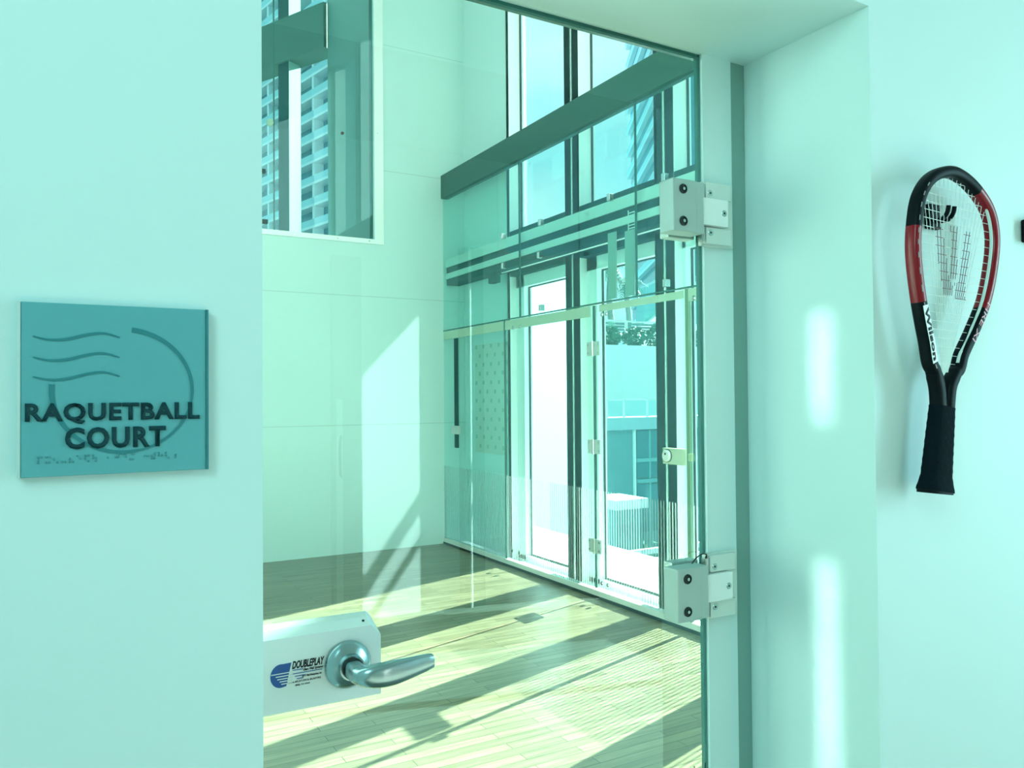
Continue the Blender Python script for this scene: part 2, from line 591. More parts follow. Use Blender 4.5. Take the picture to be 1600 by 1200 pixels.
# lock housing: metal box with bevelled upper edge
lk = MB()
lk.prism([(1.050, 1.018), (1.050, 1.113), (1.066, 1.1215), (1.0925, 1.1215), (1.0925, 1.018)], 0.197, 0.394, axis=0)
q_ = bmesh.ops.bisect_plane(lk.bm, geom=list(lk.bm.verts) + list(lk.bm.edges) + list(lk.bm.faces), plane_co=(0.394, 1.07, 1.106), plane_no=Vector((0.72, -0.25, 0.66)).normalized(), clear_outer=True)
bmesh.ops.holes_fill(lk.bm, edges=[e_ for e_ in lk.bm.edges if e_.is_boundary], sides=0)
lock = lk.build('lock_housing', ALUW, d1, label='white metal lock housing clamped on the glass')
MB().prism([(1.1055, 1.024), (1.1055, 1.112), (1.128, 1.112), (1.140, 1.100), (1.140, 1.024)], 0.197, 0.384, axis=0, bev=0.0015).build('rear_lock_housing', ALUW, d1)
MB().cyl((0.372, 1.0590, 1.1165), (0.372, 1.0580, 1.1185), 0.0018, 12).build('screw', GASKET, lock)
MB().lathe([(0.0, 0), (0.0315, 0.0), (0.0315, 0.003), (0.030, 0.006), (0.024, 0.010), (0.0175, 0.013), (0.0165, 0.020), (0.0, 0.0202)],
           (0.347, 1.0495, 1.066), (0, -1, 0), 56).build('rosette', LEVER, lock, smooth=True, label='round satin chrome rosette')
MB().lathe([(0.0, 0), (0.0140, 0.0), (0.0140, 0.004), (0.0, 0.0042)], (0.347, 1.0295, 1.066), (0, -1, 0), 40).build('rosette_collar', GASKET, lock, smooth=True)
lv = MB()
pth = [(0.347, 1.029, 1.066), (0.346, 1.012, 1.066), (0.347, 1.000, 1.066), (0.354, 0.990, 1.0660), (0.369, 0.985, 1.0660),
       (0.390, 0.985, 1.0665), (0.413, 0.987, 1.0680), (0.434, 0.990, 1.0695), (0.4445, 0.992, 1.0700)]
pp = smoothpts(pth, 6, False)
N = len(pp)
ra, rb = [], []
for i, p in enumerate(pp):
    t = i / (N - 1)
    if t < 0.3: ra.append(0.0118); rb.append(0.0118)
    else:
        k = (t - 0.3) / 0.7
        ra.append(0.0125 - 0.0065 * min(1, k * 1.4))
        rb.append((0.0118 + 0.0042 * math.sin(min(1, k * 2.6) * PI / 2)) * (1 - 0.42 * max(0, k - 0.45) / 0.55))
lv.sweep(pp, ra, rb, up=(0, 0, 1), seg=24, power=2.6)
lv.build('lever_handle', LEVER, lock, smooth=True, label='satin chrome lever handle pointing right')
MB().lathe([(0, 0), (0.0035, 0), (0.0028, 0.004), (0, 0.005)], (0.401, 1.0928, 1.012), (0, -1, 0), 12).build('bolt_reflection', GASKET, d1, smooth=True)  # dark speck modelled to stand in for a bolt's reflection
# printed maker's mark
YF = 1.0498
logo = MB()
cx, cz, R_ = 0.2585, 1.0655, 0.0150
pts = [(0.2720, 1.0805)] + [(cx + R_ * 0.88 * math.cos(a), cz + R_ * math.sin(a)) for a in [math.radians(k) for k in range(80, 285, 8)]] + [(0.2655, 1.0515)]
logo.prism([(x, z) for x, z in pts], YF - 0.0003, YF + 0.0004, axis=1)
logo.build('logo_mark', PRINTB, lock, label='blue rounded logo mark')
ls = MB()
for k, (a, b, zz) in enumerate([(0.2462, 0.2735, 1.0685), (0.252, 0.2735, 1.0650), (0.254, 0.2735, 1.0615), (0.257, 0.2735, 1.0582), (0.259, 0.2735, 1.0550)]):
    ls.box(a, b, YF - 0.0006, YF, zz - 0.0006, zz + 0.0006)
ls.build('logo_lines', PRINTW, lock)
lb = MB()
for (a, b, zz) in [(0.2738, 0.2868, 1.0700), (0.2738, 0.3125, 1.0655), (0.2765, 0.2905, 1.0620), (0.279, 0.2875, 1.0585)]:
    lb.box(a, b, YF - 0.0006, YF, zz - 0.0004, zz + 0.0004)
lb.build('logo_rule', PRINTB, lock)
textmesh('print_lettering', 'DOUBLEPLAY', PRINTK, lock, (0.2730, 0.3155, 1.0715, 1.0818), YF, 0.0004, bold=0.035, shear=0.3)
textmesh('print_lettering', 'Glass Wall Systems', PRINTK, lock, (0.2875, 0.3135, 1.0655 + 0.0008, 1.0706), YF, 0.0004, bold=0.02, shear=0.3)
textmesh('print_lettering', 'By F. Neal Enterprises, Inc.', PRINTK, lock, (0.2860, 0.3120, 1.0588, 1.0622), YF, 0.0004, bold=0.02, shear=0.3)
textmesh('print_lettering', 'U.S. Patents #5,257,394 & #5,069,403', PRINTK, lock, (0.2600, 0.3105, 1.0535, 1.0563), YF, 0.0004, bold=0.0)
textmesh('print_lettering', '(800) 731-5066', PRINTK, lock, (0.2770, 0.2960, 1.0488, 1.0514), YF, 0.0004, bold=0.0)


def door_hinge(zc, parent):
    """glass clamp plate with two dark bolts + stepped frame plate with three screws, centred on zc"""
    h = empty('hinge', (1.03, 1.08, zc))
    h.parent = parent
    h.location = Vector((1.03, 1.08, zc)) - world_loc(parent)
    c = MB().box(0.930, 0.985, 1.055, 1.0925, zc - 0.046, zc + 0.046, 0.003)
    c.box(0.980, 1.002, 1.0570, 1.0925, zc - 0.0455, zc + 0.0455, 0.002)
    c.build('clamp_plate', CLAMP, h, label='grey metal clamp plate with two dark bolts')
    MB().box(0.962, 1.024, 1.1055, 1.13, zc - 0.046, zc + 0.046, 0.003).build('rear_clamp_plate', CLAMP, h)
    for dz in (0.028, -0.028):
        MB().lathe([(0, 0), (0.0085, 0), (0.0085, 0.002), (0.0062, 0.0035), (0.0062, 0.0015), (0, 0.0015)], (0.952, 1.0552, zc + dz), (0, -1, 0), 24).build('bolt', GASKET, h, smooth=True)
        MB().lathe([(0, 0), (0.0032, 0), (0.003, 0.002), (0, 0.0022)], (0.952, 1.0536, zc + dz), (0, -1, 0), 8).build('bolt_core', STEEL, h)
    p = MB()
    p.box(1.026, 1.103, 1.088, 1.0985, zc - 0.058, zc + 0.058, 0.0015)
    p.box(1.027, 1.090, 1.078, 1.0885, zc + 0.026, zc + 0.056, 0.0015)
    p.box(1.027, 1.090, 1.078, 1.0885, zc - 0.056, zc - 0.026, 0.0015)
    p.build('frame_plate', ALU, h)
    MB().box(1.006, 1.074, 1.070, 1.0885, zc - 0.0245, zc + 0.0245, 0.0015).build('tongue_plate', ALUW, h)
    for (sx, sy, dz) in ((1.038, 1.0782, 0.036), (1.038, 1.0782, -0.036), (1.064, 1.0702, 0.0)):
        MB().lathe([(0, 0), (0.0062, 0), (0.0055, 0.0008), (0.0022, 0.0009), (0, 0.0)], (sx, sy, zc + dz), (0, -1, 0), 20).build('screw', STEEL, h, smooth=True)
        MB().lathe([(0, 0), (0.0021, 0), (0.0021, 0.0011), (0, 0.0011)], (sx, sy, zc + dz), (0, -1, 0), 6).build('screw_socket', GASKET, h)
    pin = MB()
    pin.cyl((1.022, 1.085, zc - 0.052), (1.022, 1.085, zc + 0.052), 0.007, 16)
    pin.build('pin', STEEL, h, smooth=True)
    return h


door_hinge(1.752, d1)
h2 = door_hinge(1.078, d1)
wr = MB()
wr.sweep(smoothpts([(0.990, 1.085, 1.123), (0.995, 1.08, 1.133), (1.010, 1.08, 1.139), (1.022, 1.082, 1.136), (1.026, 1.09, 1.128)], 6, False), 0.0012, 0.0012, up=(0, 1, 0), seg=8)
wr.build('wire_loop', GASKET, h2, smooth=True)

# ------------------------------------------------------------------ room sign
SX0, SX1, SZ0, SZ1 = -0.0215, 0.1315, 1.3535, 1.5075
sg = empty('room_sign', (0.055, WY, 1.43), 'square teal acrylic room sign reading RAQUETBALL COURT, on the wall left of the doorway', 'sign')
MB().box(SX0, SX1, 0.8205, 0.8295, SZ0, SZ1, 0.0008).build('sign_panel', SIGN, sg)
ed = MB()
ed.box(SX0 - 0.0028, SX0, 0.8195, 0.8295, SZ0, SZ1)
ed.build('panel_edge', SIGNE, sg, label='pale left edge of the acrylic')
MB().box(SX1, SX1 + 0.0022, 0.8195, 0.8295, SZ0, SZ1).build('panel_edge', SIGNM, sg)
YS = 0.8205
textmesh('sign_lettering', 'RAQUETBALL', SIGNL, sg, (-0.0180, 0.1255, 1.3995, 1.4185), YS, 0.0016, bold=0.036, spacing=1.12)
textmesh('sign_lettering', 'COURT', SIGNL, sg, (0.0125, 0.0955, 1.3770, 1.3965), YS, 0.0016, bold=0.036, spacing=1.12)


def flatpath(mb, pts, widths, y0, y1):
    n = len(pts)
    L, R = [], []
    for i in range(n):
        a, b = Vector(pts[max(0, i - 1)]), Vector(pts[min(n - 1, i + 1)])
        t = (b - a).normalized()
        nn = Vector((-t.y, t.x))
        p = Vector(pts[i])
        L.append(p + nn * widths[i] / 2)
        R.append(p - nn * widths[i] / 2)
    for i in range(n - 1):
        mb.prism([L[i], L[i + 1], R[i + 1], R[i]], y0, y1, axis=1)


arc = MB()
pa, wa = [], []
for k in range(0, 66):
    a = math.radians(84 - k * 4.15)
    pa.append((0.0605 + 0.0585 * math.cos(a), 1.4295 + 0.0565 * math.sin(a)))
    wa.append(0.0044 - 0.0016 * math.sin(PI * min(1, k / 65.0)) - (0.001 if k < 40 else 0.0) * (k / 40))
flatpath(arc, pa, wa, YS - 0.0008, YS + 0.0003)
arc.build('ring_mark', SIGNM, sg)
for z0 in (1.4795, 1.4612, 1.4440):
    wv = MB()
    ps = smoothpts([(-0.0120, z0 - 0.0022, 0), (0.000, z0 - 0.0048, 0), (0.014, z0 - 0.0040, 0), (0.031, z0 + 0.0008, 0), (0.044, z0 + 0.0022, 0), (0.0565, z0 - 0.0012, 0)], 6, False)
    flatpath(wv, [(p.x, p.y) for p in ps], [0.0008 + 0.0016 * math.sin(PI * (i + 2) / (len(ps) + 3)) for i in range(len(ps))], YS - 0.0008, YS + 0.0003)
    wv.build('wave_mark', SIGNM, sg)
br = MB()
rnd = random.Random(3)
xx = -0.008
for ch in range(19):
    if ch not in (13,):
        for i in range(2):
            for j in range(3):
                if rnd.random() < 0.55:
                    c = (xx + i * 0.0024, YS - 0.0004, 1.3662 + j * 0.0024)
                    bmesh.ops.create_icosphere(br.bm, subdivisions=1, radius=0.00105, matrix=Matrix.Translation(c))
    xx += 0.0061
br.build('braille_dots', plain('braille_teal', (0.07, 0.30, 0.33), 0.5), sg, smooth=True)

# ------------------------------------------------------------------ racket, hook, wall box
RY = 0.790
rk = empty('racket', (1.30, RY, 1.53), 'red and black racquetball racket hanging head up from a black hook on the right wall', 'racket')
outer = [(1.290, 1.798), (1.240, 1.781), (1.205, 1.745), (1.189, 1.692), (1.186, 1.640), (1.198, 1.570), (1.219, 1.500), (1.238, 1.452)]
outer_r = [(1.300, 1.446), (1.322, 1.478), (1.357, 1.520), (1.395, 1.573), (1.419, 1.637), (1.427, 1.694), (1.413, 1.740), (1.378, 1.772), (1.333, 1.793)]
HWD = 0.0095
ccx, ccz = 1.305, 1.640
loop = outer + outer_r


def inset(p):
    v = Vector((p[0] - ccx, p[1] - ccz))
    L = v.length
    v *= (L - HWD) / L
    return Vector((ccx + v.x, RY, ccz + v.y))


def arc_part(pts, w=HWD, d=0.0115, **k):
    m = MB()
    m.sweep(pts, w, d, up=(0, 1, 0), seg=20, power=3.0, **k)
    return m


full = smoothpts([inset(p) for p in loop], 10, True)
n0 = len(full)
# throat gap sits between outer[-1] and outer_r[0]
iL = (len(outer) - 1) * 10
iR = len(outer) * 10
path = [full[(iR + k) % n0] for k in range(n0 - (iR - iL) + 1)]      # right throat -> up right -> top -> down left -> left throat
zs = [p.z for p in path]
cols = []
top_i = max(range(len(path)), key=lambda i: zs[i])


def colour(i, p):
    if i < top_i:
        return 'K' if p.z < 1.560 else ('R' if p.z < 1.765 else 'K')
    return 'K' if p.z > 1.690 else ('R' if p.z > 1.575 else 'K')


runs = []
for i, p in enumerate(path):
    c = colour(i, p)
    if runs and runs[-1][0] == c: runs[-1][1].append(i)
    else: runs.append([c, [i]])
for c, idx in runs:
    a, b = idx[0], min(idx[-1] + 1, len(path) - 1)
    seg = path[a:b + 1]
    if len(seg) < 2: continue
    arc_part(seg).build('frame_hoop', REDP if c == 'R' else BLACKP, rk, smooth=True, label='red lacquered part of the frame' if c == 'R' else 'black part of the frame')
# throat: two tubes running into the handle
shL = smoothpts([path[-1], Vector((1.251, RY, 1.435)), Vector((1.254, RY, 1.410)), Vector((1.2535, RY, 1.385))], 6, False)
shR = smoothpts([path[0], Vector((1.285, RY, 1.435)), Vector((1.279, RY, 1.412)), Vector((1.276, RY, 1.385))], 6, False)
m = MB()
m.sweep([path[-2]] + shL, [0.0095] * 4 + [0.0115] * (len(shL) - 3), 0.0115, seg=20, power=3.0)
m.build('throat_tube', BLACKP, rk, smooth=True)
m = MB()
m.sweep([path[1]] + shR, [0.0095] * 4 + [0.0105] * (len(shR) - 3), 0.0115, seg=20, power=3.0)
m.build('throat_tube', BLACKP, rk, smooth=True)
# grip
g0, g1 = Vector((1.2650, RY, 1.400)), Vector((1.2425, RY, 1.264))
gp, gr, gd = [], [], []
for k in range(29):
    t = k / 28
    gp.append(g0.lerp(g1, t))
    flare = 0.0045 * max(0, (t - 0.84) / 0.16) ** 0.8 if t > 0.84 else 0
    wob = 0.0004 * (1 if k % 3 == 0 else 0)
    gr.append(0.0235 + 0.0060 * t + flare + wob)
    gd.append(0.0135 + 0.003 * t + flare * 0.8 + wob)
m = MB()
m.sweep(gp, gr, gd, seg=24, power=3.2)
m.build('grip', BLACKG, rk, smooth=True, label='black taped grip with a flared end')
m = MB()
m.sweep([g1 + Vector((0, 0, 0.001)), g1 + Vector((-0.0006, 0, -0.004))], [0.033, 0.0325], [0.019, 0.0185], seg=24, power=3.2)
m.build('butt_cap', BLACKP, rk, smooth=True)


# strings: mains roughly along the racket axis fanning from the throat, crosses horizontal
def inside(x, z):
    # point in polygon of the string bed
    P = [(p.x, p.z) for p in path]
    c = False
    j = len(P) - 1
    for i in range(len(P)):
        if (P[i][1] > z) != (P[j][1] > z) and x < (P[j][0] - P[i][0]) * (z - P[i][1]) / (P[j][1] - P[i][1]) + P[i][0]:
            c = not c
        j = i
    return c


# the W-shaped stencil on the strings
axis_dir = Vector((1.320 - 1.268, 1.79 - 1.44)).normalized()


def in_W(x, z):
    legs = [((1.262, 1.697), (1.280, 1.605)), ((1.306, 1.702), (1.303, 1.610)), ((1.345, 1.693), (1.326, 1.605))]
    for (a, b), hw in zip(legs, (0.012, 0.0095, 0.011)):
        if b[1] <= z <= a[1]:
            t = (a[1] - z) / (a[1] - b[1])
            if abs(x - (a[0] + (b[0] - a[0]) * t)) < hw: return True
    if 1.584 <= z < 1.606 and 1.271 < x < 1.299: return True
    if 1.578 <= z < 1.606 and 1.305 < x < 1.334: return True
    return False


sb, sr = MB(), MB()


def string_line(p, q, y, n):
    P = [Vector((p[0] + (q[0] - p[0]) * i / n, y + 0.0002 * (1 if i % 2 else -1), p[1] + (q[1] - p[1]) * i / n)) for i in range(n + 1)]
    run, kind = [], None
    for i in range(n):
        mid = (P[i] + P[i + 1]) / 2
        if not inside(mid.x, mid.z):
            kk = None
        else:
            kk = 'r' if in_W(mid.x, mid.z) else 'w'
        if kk != kind:
            if kind and len(run) > 1: (sr if kind == 'r' else sb).sweep(run, 0.00052, 0.00052, seg=5)
            run, kind = [P[i]], kk
        run.append(P[i + 1])
    if kind and len(run) > 1: (sr if kind == 'r' else sb).sweep(run, 0.00052, 0.00052, seg=5)


for k in range(17):
    t = k / 16
    xb = 1.2685 + 0.009 * (t - 0.0)
    xt = 1.205 + 0.205 * t
    string_line((xb, 1.445), (xt + 0.012, 1.80), RY, 64)
for k in range(24):
    z = 1.470 + k * 0.0138
    string_line((1.19, z + 0.004), (1.43, z - 0.006), RY, 56)
sb.build('strings', STRING, rk)
sr.build('string_stencil', STRINGR, rk, label='dark red stencilled W on the strings')
# pale bumper strip inside the right side of the hoop
bs = MB()
idx = [i for i in range(top_i) if 1.47 < path[i].z < 1.76]
bp_ = [Vector((path[i].x - 0.0105, RY - 0.004, path[i].z)) for i in idx]
bs.sweep(bp_, 0.0012, 0.003, seg=8)
bs.build('grommet_strip', STRING, rk, smooth=True)
# black grommet slots along the outer left side of the hoop
gs = MB()
idx = [i for i in range(top_i, len(path)) if 1.46 < path[i].z < 1.76]
for i in idx[::4]:
    p, q = path[i], path[min(i + 1, len(path) - 1)]
    off = Vector((p.x - ccx, 0, p.z - ccz)).normalized() * (HWD * 0.35)
    gs.sweep([p + off + Vector((0, -0.0113, 0)), q + off + Vector((0, -0.0113, 0)) + (q - p) * 0.6], 0.0012, 0.0005, seg=6)
gs.build('grommet_slots', plain('grey_grommet', (0.22, 0.26, 0.24), 0.4), rk)


# frame lettering follows the frame: map a straight band on to the left and right arms
def along(pts, off=0.0):
    d = [0]
    for a, b in zip(pts, pts[1:]): d.append(d[-1] + (b - a).length)

    def f(u_, v_, dd):
        s_ = max(0, min(d[-1] - 1e-6, u_))
        i = next(i for i in range(len(d) - 1) if d[i + 1] > s_)
        t = (s_ - d[i]) / (d[i + 1] - d[i])
        p = pts[i].lerp(pts[i + 1], t)
        tg = (pts[min(i + 2, len(pts) - 1)] - pts[max(i - 1, 0)]).normalized()
        nn = tg.cross(Vector((0, 1, 0))).normalized()
        return p + nn * v_ + Vector((0, -0.0112 - dd, 0))
    return f


leftarm = [p for p in path[top_i:] if p.z < 1.575]
fl = along(leftarm)
wb = MB()
L = sum((b - a).length for a, b in zip(leftarm, leftarm[1:]))
K = 16
lo, hi = 0.006, min(L - 0.004, 0.100)
ringp = []
for k in range(K):
    a, b = lo + (hi - lo) * k / K, lo + (hi - lo) * (k + 1) / K
    q = [fl(a, -0.0078, 0), fl(b, -0.0078, 0), fl(b, 0.0055, 0), fl(a, 0.0055, 0)]
    q2 = [v + Vector((0, -0.0006, 0)) for v in q]
    A = [wb.bm.verts.new(v) for v in q]
    B = [wb.bm.verts.new(v) for v in q2]
    wb.bm.faces.new(A); wb.bm.faces.new(B[::-1])
    for i in range(4): wb.bm.faces.new([A[i], B[i], B[(i + 1) % 4], A[(i + 1) % 4]])
sgn = 1 if fl(0.02, 0.005, 0).x > fl(0.02, -0.005, 0).x else -1
wb.build('label_band', PRINTW, rk)
textmesh('frame_lettering', 'Wilson', PRINTK, rk, (lo + 0.004, hi - 0.004, -0.0062, 0.0042), 0, 0.0004, bold=0.04, spacing=1.05, fn=lambda a, b, d: fl(a, b, d + 0.0007))
rightarm = [p for p in path[:top_i] if p.z < 1.585][::-1]
frr = along(rightarm)
textmesh('frame_lettering', 'FIRE XI', PRINTP, rk, (0.012, 0.092, -0.0050, 0.0045), 0, 0.0004, bold=0.0, fn=lambda a, b, d: frr(a, b, d + 0.0003))

hk = empty('wall_hook', (1.30, WY, 1.72), 'black double pronged hook holding the racket on the wall', 'hook')
MB().box(1.2855, 1.3175, 0.818, WY - 0.0005, 1.7005, 1.7425, 0.003).build('back_plate', BLACKP, hk)
for xx, zz in ((1.310, 1.716), (1.294, 1.716)):
    pr = MB()
    pr.sweep(smoothpts([(xx, 0.822, zz), (xx - 0.003, 0.812, zz - 0.003), (xx - 0.008, 0.797, zz - 0.004), (xx - 0.014, 0.785, zz + 0.003), (xx - 0.016, 0.781, zz + 0.014)], 6, False), 0.0036, 0.0036, up=(1, 0, 0), seg=12)
    pr.build('prong', BLACKP, hk, smooth=True)
bx = empty('wall_box', (1.60, WY, 1.73), 'small black rounded box on the wall at the right edge, beside the racket', 'wall box')
MB().box(1.583, 1.622, 0.812, WY - 0.0005, 1.704, 1.7475, 0.004).build('housing', BLACKP, bx)
MB().box(1.589, 1.616, 0.8105, 0.8125, 1.722, 1.742, 0.0008).build('face_plate', DARKMET, bx)

# ------------------------------------------------------------------ court back wall with a high window
BY = 7.19
b = MB()
WX0, WX1, WZ0, WZ1 = -0.2, 2.745, 2.875, 5.6
b.box(-2.73, WX0, BY, BY + 0.15, 0, 6.2)
b.box(WX1, 3.70, BY, BY + 0.15, 0, 6.2)
b.box(WX0, WX1, BY, BY + 0.15, 0, WZ0)
b.box(WX0, WX1, BY, BY + 0.15, WZ1, 6.2)
struct('wall_back', b, BOARD, label='tall pale boarded back wall of the court')
w3 = empty('window_3', (1.6, BY, WZ0), kind='structure')
f = MB()
f.box(2.655, WX1, BY - 0.012, BY + 0.03, WZ0, WZ1)
f.box(WX0, 2.655, BY - 0.012, BY + 0.03, WZ0, WZ0 + 0.045)
f.build('window_frame', ALU, w3)
for a, c in ((WX0, 1.722), (1.732, 2.655)):
    MB().box(a, c, BY + 0.004, BY + 0.016, WZ0 + 0.045, WZ1).build('glass_pane', G_WALL, w3)
MB().box(1.722, 1.732, BY + 0.002, BY + 0.018, WZ0 + 0.045, WZ1).build('glass_joint', GLEDGE, w3)
for (x, z) in ((1.630, 3.428), (1.648, 2.985)):
    MB().box(x - 0.03, x + 0.02, BY - 0.02, BY + 0.02, z - 0.02, z + 0.02, 0.008).build('glass_clip', GASKET, w3)
MB().cyl((1.69, BY - 0.012, 3.87), (1.69, BY + 0.02, 3.87), 0.03, 20).build('glass_clip', SEAL, w3)
MB().cyl((2.35, BY - 0.004, 3.88), (2.35, BY + 0.01, 3.88), 0.014, 12).build('glass_button', plain('dark_red_button', (0.05, 0.01, 0.01), .4), w3)
for (x, z) in ((2.69, 3.93), (1.9, 2.895), (2.6, 2.90), (2.30, 2.895)):
    MB().cyl((x, BY - 0.0125, z), (x, BY - 0.018, z), 0.007, 10).build('screw', STEEL, w3)

# space beyond the high window: side wall, then an angled curtain wall
SIDE = plain('dark_teal_side_wall', (0.05, 0.15, 0.13), 0.35, var=0.05, vscale=0.8)  # dark teal base colour with slight random tone
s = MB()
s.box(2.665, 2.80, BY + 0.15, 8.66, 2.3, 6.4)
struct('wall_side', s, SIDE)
struct('floor', MB().box(-1.2, 2.7, BY + 0.15, 13.2, 2.2, 2.3), CONC)
cw = empty('window_4', (2.65, 8.70, 3.0), kind='structure')
o4, d4 = Vector((2.66, 8.66, 0)), Vector((-0.434, 0.90, 0)).normalized()
n4 = Vector((0.90, 0.434, 0)).normalized()           # outward


def slab4(a, b_, z0, z1, d0, d1, mb):
    P = [o4 + d4 * a + n4 * d0, o4 + d4 * b_ + n4 * d0, o4 + d4 * b_ + n4 * d1, o4 + d4 * a + n4 * d1]
    mb.prism([(p.x, p.y) for p in P], z0, z1, axis=2)


m = MB()
slab4(0.0, 4.6, 5.30, 5.80, -0.05, 0.20, m)
m.build('transom', BEAMM, cw)
k = 0
for st in (0.61, 1.62, 2.70):
    m = MB(); slab4(st, st + 0.18, 2.3, 7.4, -0.02, 0.16, m); m.build('mullion', DARKMET, cw)
    m = MB(); slab4(st - 0.004 , st + 0.0, 2.3, 7.4, -0.02, 0.15, m); m.build('mullion_face', FRAME_GREY, cw)
m = MB(); slab4(0.0, 4.6, 2.3, 7.4, 0.15, 0.16, m); m.build('glass_pane', G_FAC, cw)

# ------------------------------------------------------------------ right-hand facade (curtain wall) of the court
XG, XI = 3.69, 3.565
struct('wall_right', MB().box(3.60, 3.78, 6.262, BY, 0, 6.2), WHITE)
cf = empty('window_5', (3.62, 4.5, 0), kind='structure', label='tall curtain wall of glass behind the glazed court side')
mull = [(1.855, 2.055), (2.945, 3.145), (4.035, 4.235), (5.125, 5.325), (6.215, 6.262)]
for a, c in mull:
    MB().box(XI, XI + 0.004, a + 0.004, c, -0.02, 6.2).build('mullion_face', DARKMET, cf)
    MB().box(XI, XG + 0.03, a, c - 0.002, -0.02, 6.2).build('mullion', PRINTW, cf, label='pale flank of the mullion, its brightness painted in')  # white material carries the bright look of this flank
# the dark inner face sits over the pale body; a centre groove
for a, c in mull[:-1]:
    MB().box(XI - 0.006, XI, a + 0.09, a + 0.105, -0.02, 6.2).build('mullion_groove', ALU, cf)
bays = [(2.055, 2.945), (3.145, 4.035), (4.235, 5.125), (5.325, 6.215)]
for a, c in bays:
    MB().box(XI, XG + 0.02, a, c, 2.50, 2.90).build('header', DARKMET, cf)
    MB().box(XG, XG + 0.008, a, c, 2.90, 6.2).build('glass_pane', G_FAC, cf)
    gk = MB()
    gk.box(XG - 0.01, XG + 0.004, c - 0.012, c, 2.90, 6.2)
    gk.box(XG - 0.01, XG + 0.004, a, c, 2.90, 2.91)
    gk.build('gasket', GASKET, cf)
    # lower sash: deeper frame
    sw = 0.13 if a > 4 else 0.03
    sh = MB()
    sh.box(XG - 0.06, XG + 0.02, a, a + 0.01, 0.0, 2.50)
    sh.box(XG - 0.06, XG + 0.02, c - sw, c, 0.0, 2.50)
    sh.box(XG - 0.06, XG + 0.02, a, c, 2.40, 2.50)
    sh.box(XG - 0.06, XG + 0.02, a, c, -0.02, 0.035)
    sh.build('sash_frame', ALUW, cf)
    gk = MB()
    gk.box(XG - 0.014, XG + 0.0, c - sw - 0.010, c - sw, 0.035, 2.40)
    gk.box(XG - 0.014, XG + 0.0, a + 0.01, c - sw, 2.390, 2.40)
    gk.box(XG - 0.014, XG + 0.0, a + 0.01, c - sw, 0.035, 0.047)
    gk.build('gasket', GASKET, cf)
    MB().box(XG - 0.008, XG - 0.002, a + 0.01, c - sw, 0.035, 2.40).build('glass_pane', G_FAC, cf)
struct('trim_4', MB().box(3.40, 3.72, 0.9, 6.262, -0.04, 0.0), ALUW, label='pale metal sill strip')

# dark beam across the court side, above the glass
struct('trim_5', MB().box(3.345, 3.42, 1.14, BY, 3.385, 3.612), BEAMM, label='dark green painted beam across the court side')
# double aluminium rail behind the upper glass
rl = empty('trim_6', (3.42, 4.2, 2.6), kind='structure')
MB().box(3.39, 3.44, 1.14, BY, 2.705, 2.788).build('upper_rail', ALU, rl)
MB().box(3.405, 3.43, 1.14, BY, 2.645, 2.705).build('dark_groove', DARKMET, rl)
MB().box(3.39, 3.44, 1.14, BY, 2.592, 2.645).build('lower_rail', ALU, rl)
MB().box(3.405, 3.54, 1.14, BY, 2.535, 2.592).build('dark_soffit', DARKMET, rl)

# glazed court side wall: upper panes, lower panes, door
gw = empty('wall_glass', (3.37, 4.2, 0), kind='structure', label='glazed side wall of the court')
for a, c in ((1.145, 2.72), (2.726, 4.188), (4.194, 5.707), (5.713, BY - 0.004)):
    MB().box(3.364, 3.376, a, c, 2.088, 3.384).build('glass_panel', G_WALL, gw)
for yy in (2.723, 4.191, 5.71):
    MB().box(3.362, 3.378, yy - 0.003, yy + 0.003, 2.088, 3.384).build('glass_joint', GLEDGE, gw)
MB().box(3.360, 3.380, 1.145, BY - 0.002, 2.078, 2.088).build('glass_joint', GLEDGE, gw)
for a, c in ((1.145, 2.64), (2.646, 3.708), (4.70, 5.963), (5.973, BY - 0.004)):
    MB().box(3.364, 3.376, a, c, 0.06, 2.077).build('glass_panel', G_WALLS, gw)
    MB().box(3.3605, 3.3635, a + 0.01, c - 0.01, 1.995, 2.072).build('top_seal', SEAL, gw)
for yy in (2.643, 5.968):
    MB().box(3.361, 3.379, yy - 0.005, yy + 0.005, 0.06, 2.077).build('glass_joint', GLEDGE, gw)
MB().box(3.358, 3.382, 3.690, 3.716, 0.06, 2.075).build('latch_post', plain('green_bronze_post', (0.12, 0.22, 0.13), .45), gw)
ch = MB()
ch.box(3.352, 3.40, 1.145, BY - 0.002, 0.0, 0.058)
ch.build('base_channel', ALU, gw)
MB().box(3.348, 3.352, 1.145, BY - 0.002, 0.0, 0.02).build('base_gasket', GASKET, gw)
for (yy, zz) in ((5.379, 2.80), (4.474, 2.80), (5.99, 2.80), (3.9, 2.80), (5.381, 2.125), (5.40, 2.545), (5.983, 2.545), (3.898, 2.13)):
    c = MB().box(3.352, 3.390, yy - 0.016, yy + 0.016, zz - 0.020, zz + 0.028, 0.003)
    c.build('glass_clip', STEEL, gw)
for (yy, zz) in ((5.816, 2.006), (5.70, 2.005), (5.857, 0.145), (5.74, 0.145), (3.640, 2.012), (3.585, 2.012)):
    MB().lathe([(0, 0), (0.016, 0), (0.016, 0.006), (0.010, 0.010), (0, 0.010)], (3.364, yy, zz), (-1, 0, 0), 20).build('fixing_button', STEEL, gw, smooth=True)
gd_ = empty('door_2', (3.37, 4.68, 0), kind='structure', label='glass door in the glazed court side, with three small hinges and a round lock')
MB().box(3.364, 3.376, 3.722, 4.668, 0.07, 2.072).build('glass_pane', G_WALLS, gd_)
MB().box(3.3605, 3.3635, 3.73, 4.60, 2.02, 2.068).build('top_seal', SEAL, gd_)
MB().box(3.361, 3.379, 4.668, 4.680, 0.07, 2.072).build('hinge_edge', GLEDGE, gd_)
